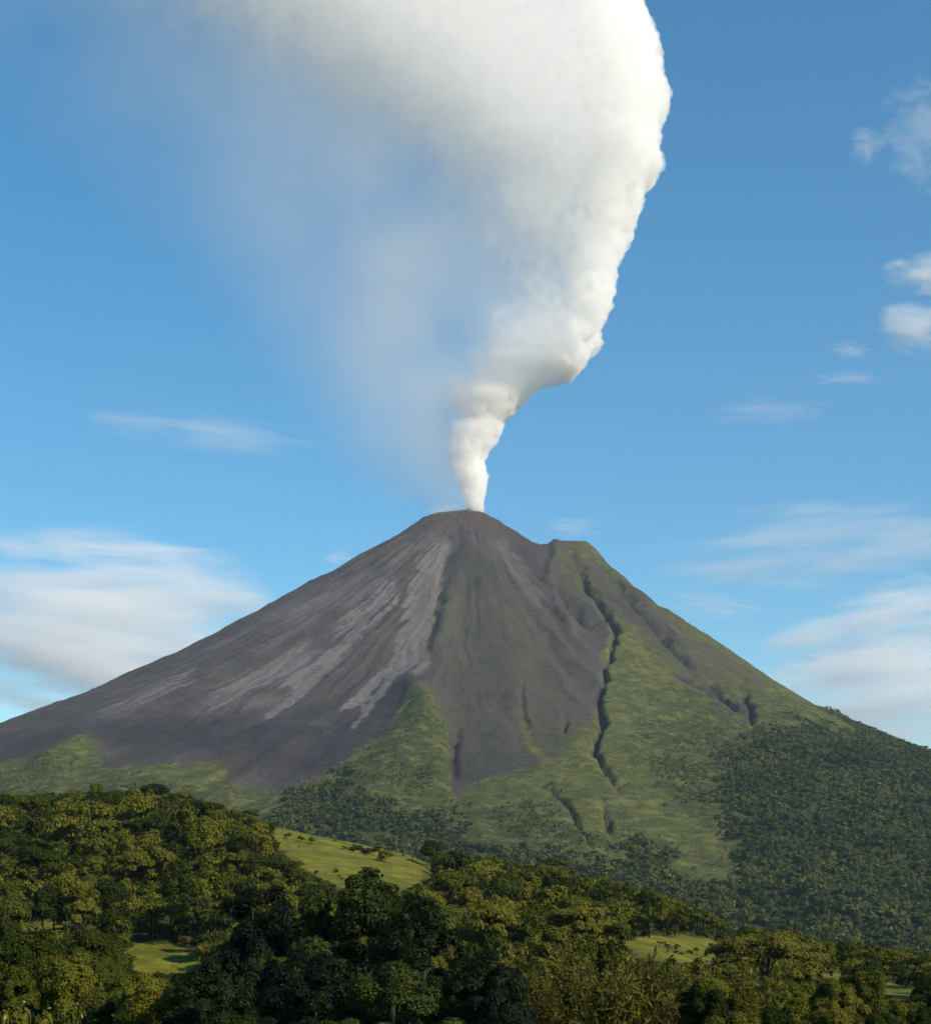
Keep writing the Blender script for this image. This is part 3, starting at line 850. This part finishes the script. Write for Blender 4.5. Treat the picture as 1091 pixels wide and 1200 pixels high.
# the dark, large leaved trees in front
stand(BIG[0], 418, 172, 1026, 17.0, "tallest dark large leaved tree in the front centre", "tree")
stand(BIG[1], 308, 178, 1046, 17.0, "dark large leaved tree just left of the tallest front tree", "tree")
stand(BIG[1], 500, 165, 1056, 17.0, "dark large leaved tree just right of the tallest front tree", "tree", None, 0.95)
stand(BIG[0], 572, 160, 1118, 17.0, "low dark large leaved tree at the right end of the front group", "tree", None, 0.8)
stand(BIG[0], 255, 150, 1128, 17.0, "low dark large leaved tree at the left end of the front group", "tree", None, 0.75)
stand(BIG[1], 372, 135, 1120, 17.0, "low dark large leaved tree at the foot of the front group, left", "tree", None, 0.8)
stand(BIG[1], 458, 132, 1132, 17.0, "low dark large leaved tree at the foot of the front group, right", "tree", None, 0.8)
# the umbrella tree and other trees that stand out
stand(UMB, 893, 330, 1090, 15.2, "broad umbrella shaped tree with pale trunk on the right", "tree", None, 1.15)
stand(FLAT, 655, 800, 1007, 14.9, "flat topped tree rising above the forest edge right of centre", "tree", None, 1.25)
stand(BROAD[1], 506, 810, 985, 13.5, "round tree at the right end of the grassy crest", "tree", None, 1.25)
stand(BROAD[0], 176, 868, 917, 13.5, "tallest tree on the crest of the left hill", "tree", None, 1.5)
stand(BROAD[3], 108, 870, 916, 13.5, "round dark tree on the left hill crest, left of the tallest", "tree", None, 1.1)
for px, tp, w, lab in ((2, 926, 0.9, "crest tree at the left edge of the photo"), (52, 938, 1.0, "low crest tree in the dip near the left edge"), (145, 928, 1.0, "crest tree between the round dark tree and the tallest"),
                       (215, 926, 1.0, "crest tree just right of the tallest crest tree"), (252, 941, 1.05, "crest tree above the forest slope left of the meadow"), (290, 948, 1.0, "last crest tree left of the grassy meadow"),
                       (80, 930, 0.9, "crest tree just left of the round dark tree")):
    stand(BROAD[int(rng.integers(0, 9))], px, 866, tp, 13.5, lab, "tree", None, w)
# bushes along the grassy crest, each on the slope where the photo shows its foot
def slope_point(px, py):
    Yv = np.linspace(480, 850, 400); Xv = (px - 545.5) / FPX * Yv * CP
    Zv = gheight(Xv, Yv); v = proj(Xv, Yv, Zv)[1]
    k = int(np.argmin(np.abs(v - py)))
    return (Xv[k], Yv[k], Zv[k])
for px, py, s, lab in ((337, 984, 1.1, "lone dark bush near the upper left end of the meadow"), (352, 987, 1.0, "low bush right of the lone dark bush on the meadow"),
                       (365, 989, 1.2, "low bush on the meadow rim, third from its upper end"), (412, 1000, 1.2, "bush at the left end of the meadow rim row"), (421, 1001, 1.4, "bush in the meadow rim row, second from left"),
                       (430, 1002, 1.3, "bush in the meadow rim row, second from right"), (439, 1003, 1.5, "bush at the right end of the meadow rim row"), (452, 1010, 2.1, "dark round bush below the meadow rim row")):
    BUSH[int(rng.integers(0, 3))].place(slope_point(px, py), s * 1.15, rng.uniform(0, 6.28), lab, "bush", "bushes on the grassy crest")

# every other tree: scattered by dart throwing over the hill
def visible_clear(x, y, z, h, rw):
    for f in (0.0, 0.17, 0.33, 0.5, 0.65, 0.8, 0.95):
        px, py = proj(np.array([x]), np.array([y]), np.array([z + h * f]))
        for dx in (-0.7, 0, 0.7):
            if sample(CLEAR, px + dx * rw * FPX / y, py)[0] > 0.45: return True
    return False
cell = {}
def free(x, y, r):
    i, j = int(x // 14), int(y // 14)
    for a in range(i - 2, i + 3):
        for b in range(j - 2, j + 3):
            for (qx, qy, qr) in cell.get((a, b), ()):
                if (qx - x) ** 2 + (qy - y) ** 2 < (0.86 * (r + qr)) ** 2: return False
    return True
def occupy(x, y, r): cell.setdefault((int(x // 14), int(y // 14)), []).append((x, y, r))
for t in taken: occupy(*t)
spots = []
rs = np.random.default_rng(21)
for _ in range(74000):
    Yt = math.sqrt(rs.uniform(150 ** 2, 960 ** 2))
    px = rs.uniform(-220, 1340)
    x = (px - 545.5) / FPX * Yt * CP
    zone_r = px > 560
    s = (rs.uniform(0.45, 1.0) if Yt < 400 else rs.uniform(0.6, 0.9) if rs.uniform() < 0.55 else rs.uniform(0.9, 1.35)) * (0.72 if px > 600 and Yt < 400 else 1.0)
    if 225 < px < 610 and Yt < 260: continue
    if 590 < px < 815 and Yt < 345: continue
    if px < 135 and Yt < 206: continue
    r = 4.6 * s; up = rs.uniform(0.95, 1.3)
    if not free(x, Yt, r): continue
    z = float(gheight(np.array([x]), np.array([Yt]))[0])
    h = 13.5 * s * up
    if visible_clear(x, Yt, z, h, r): continue
    tpx, tpy = proj(np.array([x]), np.array([Yt]), np.array([z + h]))
    lim = np.interp(px, [0, 100, 180, 260, 320, 480, 520, 640, 760, 860, 950, 1091], [930, 926, 922, 945, 962, 992, 996, 1012, 1040, 1082, 1098, 1118])
    if tpy[0] < lim: continue
    if tpy[0] > 1215: continue
    # leave the umbrella tree in view
    if 800 < px < 985 and 170 < Yt < 328 and tpy[0] < 1142: continue
    occupy(x, Yt, r)
    spots.append((x, Yt, z, s, px, tpy[0], up))
spots.sort(key=lambda q: (not (-8 < q[4] < 1100), -q[3] / q[1]))
N_IND = 268
def zone(px, Y, tpy):
    if Y < 330: return ("in the nearest strip of trees at the bottom right", "near trees at the bottom right") if px > 560 else ("in the nearest strip of trees at the bottom left", "near trees at the bottom left")
    if px < 330: return ("in the dense wood on the left hillside", "trees of the left hillside wood")
    if px < 620: return ("in the wood between the meadow and the front trees", "trees below the meadow")
    return ("in the wood that slopes down to the right", "trees of the right hand wood")
for q in spots[:N_IND]:
    x, Yt, z, s, px, tpy, up = q
    zl, zg = zone(px, Yt, tpy)
    pool = BROAD_NEAR if Yt < 380 else BROAD
    kd = pool[int(rs.integers(0, len(pool)))]
    kd.place((x, Yt, z), s, rs.uniform(0, 6.28), "rounded olive green broadleaf tree " + zl, "tree", zg, s * up)
# the rest of the wood, one mass
far_t = []
for k in range(8):
    w = rng.uniform(4.6, 6.2)
    V, F, t, C = crown(rng, (0, 0, 9.2), (w, w, rng.uniform(3.6, 5.0)), int(rng.integers(11, 18)), 900, 0.72)
    tv, tf = tube([(0, 0, -1), (0.2, 0, 5), (0, 0.1, 9)], [0.3, 0.25, 0.15], 5)
    far_t.append((V, F, t, tv, tf))
Vs, Fs, Ts, Rs, o = [], [], [], [], 0
for (x, Yt, z, s, px, tpy, up) in spots[N_IND:]:
    V, F, t, tv, tf = far_t[int(rs.integers(0, 8))]
    a = rs.uniform(0, 6.28); ca, sa = math.cos(a), math.sin(a)
    Q = np.stack([V[:, 0] * ca - V[:, 1] * sa, V[:, 0] * sa + V[:, 1] * ca, V[:, 2] * up], 1) * s + np.array([x, Yt, z])
    Vs.append(Q); Fs.append(F + o); o += len(V); Ts.append(t); Rs.append(np.full(len(V), rs.uniform()))
    Q = tv * s * np.array([1, 1, up]) + np.array([x, Yt, z])
    Vs.append(Q); Fs.append(tf + o); o += len(tv); Ts.append(np.zeros(len(tv))); Rs.append(np.full(len(tv), 0.0))
wood = link("wood", mesh_from("wood", np.concatenate(Vs), np.concatenate(Fs), M_mass, dict(tint=np.concatenate(Ts), tree=np.concatenate(Rs))))
tag(wood, "mass of smaller trees filling the wooded hill behind the nearer trees", "wood", None, "stuff")
print("trees:", len(spots), "mass:", len(spots) - N_IND)

# undergrowth that covers the ground between the trees
Vs, Fs, Ts, Rs, o = [], [], [], [], 0
protos = [crown(rng, (0, 0, 0.8), (1.5, 1.5, 1.2), 6, 46, 0.75, clump=0.5) for k in range(5)]
for _ in range(8500):
    Yt = math.sqrt(rs.uniform(140 ** 2, 930 ** 2)); px = rs.uniform(-200, 1320)
    x = (px - 545.5) / FPX * Yt * CP; z = float(gheight(np.array([x]), np.array([Yt]))[0]); s = rs.uniform(0.6, 1.7)
    if visible_clear(x, Yt, z, 2 * s, 1.5 * s):
        if rs.uniform() > 0.9 * max(0.0, float(fbm(np.array([x / 25]), np.array([Yt / 40]), 2, 9)[0])): continue
        s *= rs.uniform(0.25, 0.6)
    V, F, t, C = protos[int(rs.integers(0, 5))]
    a = rs.uniform(0, 6.28); ca, sa = math.cos(a), math.sin(a)
    Q = np.stack([V[:, 0] * ca - V[:, 1] * sa, V[:, 0] * sa + V[:, 1] * ca, V[:, 2]], 1) * s + np.array([x, Yt, z])
    Vs.append(Q); Fs.append(F + o); o += len(V); Ts.append(t); Rs.append(np.full(len(V), rs.uniform() * 0.45))  # dark tones only: deep shade between the trees is put into the leaf colour
und = link("undergrowth", mesh_from("undergrowth", np.concatenate(Vs), np.concatenate(Fs), M_mass, dict(tint=np.concatenate(Ts), tree=np.concatenate(Rs))))
tag(und, "low green undergrowth covering the ground between the trees", "undergrowth", None, "stuff")

# slender pale stemmed trees and brownish canes right of the front group
for k in range(110):
    px = rs.uniform(575, 830); Yt = rs.uniform(215, 400)
    p = ground_point(px, Yt)
    if visible_clear(p[0], p[1], p[2], 13, 1.0): continue
    s = rs.uniform(0.7, 1.05)
    SLENDER[k % 5].place(p, s, rs.uniform(0, 6.28), "slender pale stemmed tree in the thicket right of the dark front trees", "tree", "slender trees in the thicket")
for k in range(90):
    px = rs.uniform(600, 800) if k < 76 else rs.uniform(570, 880); Yt = rs.uniform(165, 330)
    p = ground_point(px, Yt)
    s = rs.uniform(0.8, 1.9)
    CANE[k % 3].place(p, s, rs.uniform(0, 6.28), "brownish feathery cane clump at the bottom right of centre", "cane clump", "cane clumps at the bottom")

# shrubs in flower
def flower_kind(name, mat, nb):
    V, F, t, C = crown(rng, (0, 0, 1.5), (1.6, 1.6, 1.4), 9, 900, 0.26, zmin=-0.5, clump=0.42)
    d = unit(rng, nb, -0.1)
    bv, bf, bt = leaves(rng, d * np.array([1.65, 1.65, 1.45]) + np.array([0, 0, 1.55]), d, 0.20, 1.1)
    tv, tf = tube([(0, 0, -0.5), (0.05, 0, 0.8), (0, 0.05, 1.6)], [0.09, 0.07, 0.04], 6)
    return Kind(name, [("foliage", mesh_from(name + "_foliage", V, F, M_leaf, dict(tint=t))), ("blossoms", mesh_from(name + "_blossoms", bv, bf, mat, dict(tint=bt))), ("stem", mesh_from(name + "_stem", tv, tf, M_bark))])
WHITE_SHRUB = flower_kind("flowering_shrub", M_white, 10)
RED_SHRUB = flower_kind("flowering_shrub", M_red, 60)
for px, Yt, tp, lab in ((10, 196, 1180, "pale flowering shrub at the bottom left corner, leftmost of four"), (33, 200, 1176, "pale flowering shrub in the bottom left row, second from left"),
                        (62, 198, 1183, "pale flowering shrub in the bottom left row, third from left"), (94, 202, 1178, "pale flowering shrub at the right end of the bottom left row")):
    stand(WHITE_SHRUB, px, Yt, tp, 2.9, lab, "shrub", "pale flowering shrubs", 1.1)
RED_SHRUB.place(slope_point(222, 1110), 1.1, 0.7, "red flowering shrub between the left clearing and the dark front trees", "shrub")

# forest on the volcano's lower slopes: far off, one mass
rf = np.random.default_rng(5)
NC = 150000
cxs = rf.uniform(-1900, 2000, NC); cys = rf.uniform(1900, 5600, NC)
ii, jj = vsample(cxs, cys)
fz = grove[ii, jj] * veg[ii, jj]; sz_ = shrub[ii, jj] * veg[ii, jj]
hz = H[ii, jj]
cpx, cpy = proj(cxs, cys, hz)
nz = fbm(cxs / 120, cys / 120, 3, 17)
keepm = ((rf.uniform(size=NC) < np.clip(fz * 1.15 + nz * 0.35 * (fz > 0.05), 0, 1) * 0.8) | (rf.uniform(size=NC) < sz_ * 0.8 * sstep(0.0, 0.5, nz))) & (cpx > -200) & (cpx < 1300) & (cpy < 1170)
sel = np.nonzero(keepm)[0]
print("slope crowns:", len(sel))
sc_ = rf.uniform(4.5, 10.5, len(sel)) * np.where(fz[sel] > 0.3, 1.0, 0.45) * np.interp(cpy[sel], [815, 900], [0.4, 1.0])
protos = [crown(rng, (0, 0, 0.25), (1.0, 1.0, 0.95), 9, 64, 0.46, clump=0.45, zmin=-0.2) for k in range(6)]
nv = len(protos[0][0])
Vs = np.empty((len(sel), nv, 3)); tint = np.empty((len(sel), nv))
ang = rf.uniform(0, 6.28, len(sel)); which = rf.integers(0, 6, len(sel))
for k in range(6):
    m = which == k
    v = protos[k][0]; ca, sa = np.cos(ang[m])[:, None], np.sin(ang[m])[:, None]
    Vs[m, :, 0] = (v[:, 0] * ca - v[:, 1] * sa) * sc_[m][:, None] + cxs[sel[m]][:, None]
    Vs[m, :, 1] = (v[:, 0] * sa + v[:, 1] * ca) * sc_[m][:, None] + cys[sel[m]][:, None]
    Vs[m, :, 2] = v[:, 2] * sc_[m][:, None] + hz[sel[m]][:, None] + sc_[m][:, None] * rf.uniform(0.2, 0.7, m.sum())[:, None]
    tint[m] = protos[k][2]
Fs = (protos[0][1][None] + (np.arange(len(sel)) * nv)[:, None, None]).reshape(-1, 4)
tree = np.repeat(np.clip(rf.uniform(size=len(sel)) * 0.6 + 0.6 * nz[sel] + 0.12 + 0.4 * np.clip(1 - fz[sel], 0, 1), 0, 1), nv)
fo = link("slope_forest", mesh_from("slope_forest", Vs.reshape(-1, 3), Fs, M_far, dict(tint=tint.ravel(), tree=tree)))
tag(fo, "dark forest covering the lower slopes of the volcano", "forest", None, "stuff")

# ------------------------------------------------------------------ haze
bm = bmesh.new()
bmesh.ops.create_cube(bm, size=1.0)
me = bpy.data.meshes.new("haze"); bm.to_mesh(me); bm.free()
T = NT("haze_air")
pv = T.n("ShaderNodeVolumePrincipled")
pv.inputs['Color'].default_value = (0.66, 0.82, 1.0, 1)
pv.inputs['Density'].default_value = 0.000018
pv.inputs['Anisotropy'].default_value = 0.2
T.l(pv.outputs[0], T.out.inputs['Volume'])
me.materials.append(T.m)
HT = float(VENT.z + ZMAX + 120)
haze = link("haze", me, None, (0, 7100, (HT - 260) / 2))
haze.scale = (16400, 15400, HT + 260)
tag(haze, None, None, None, "stuff")
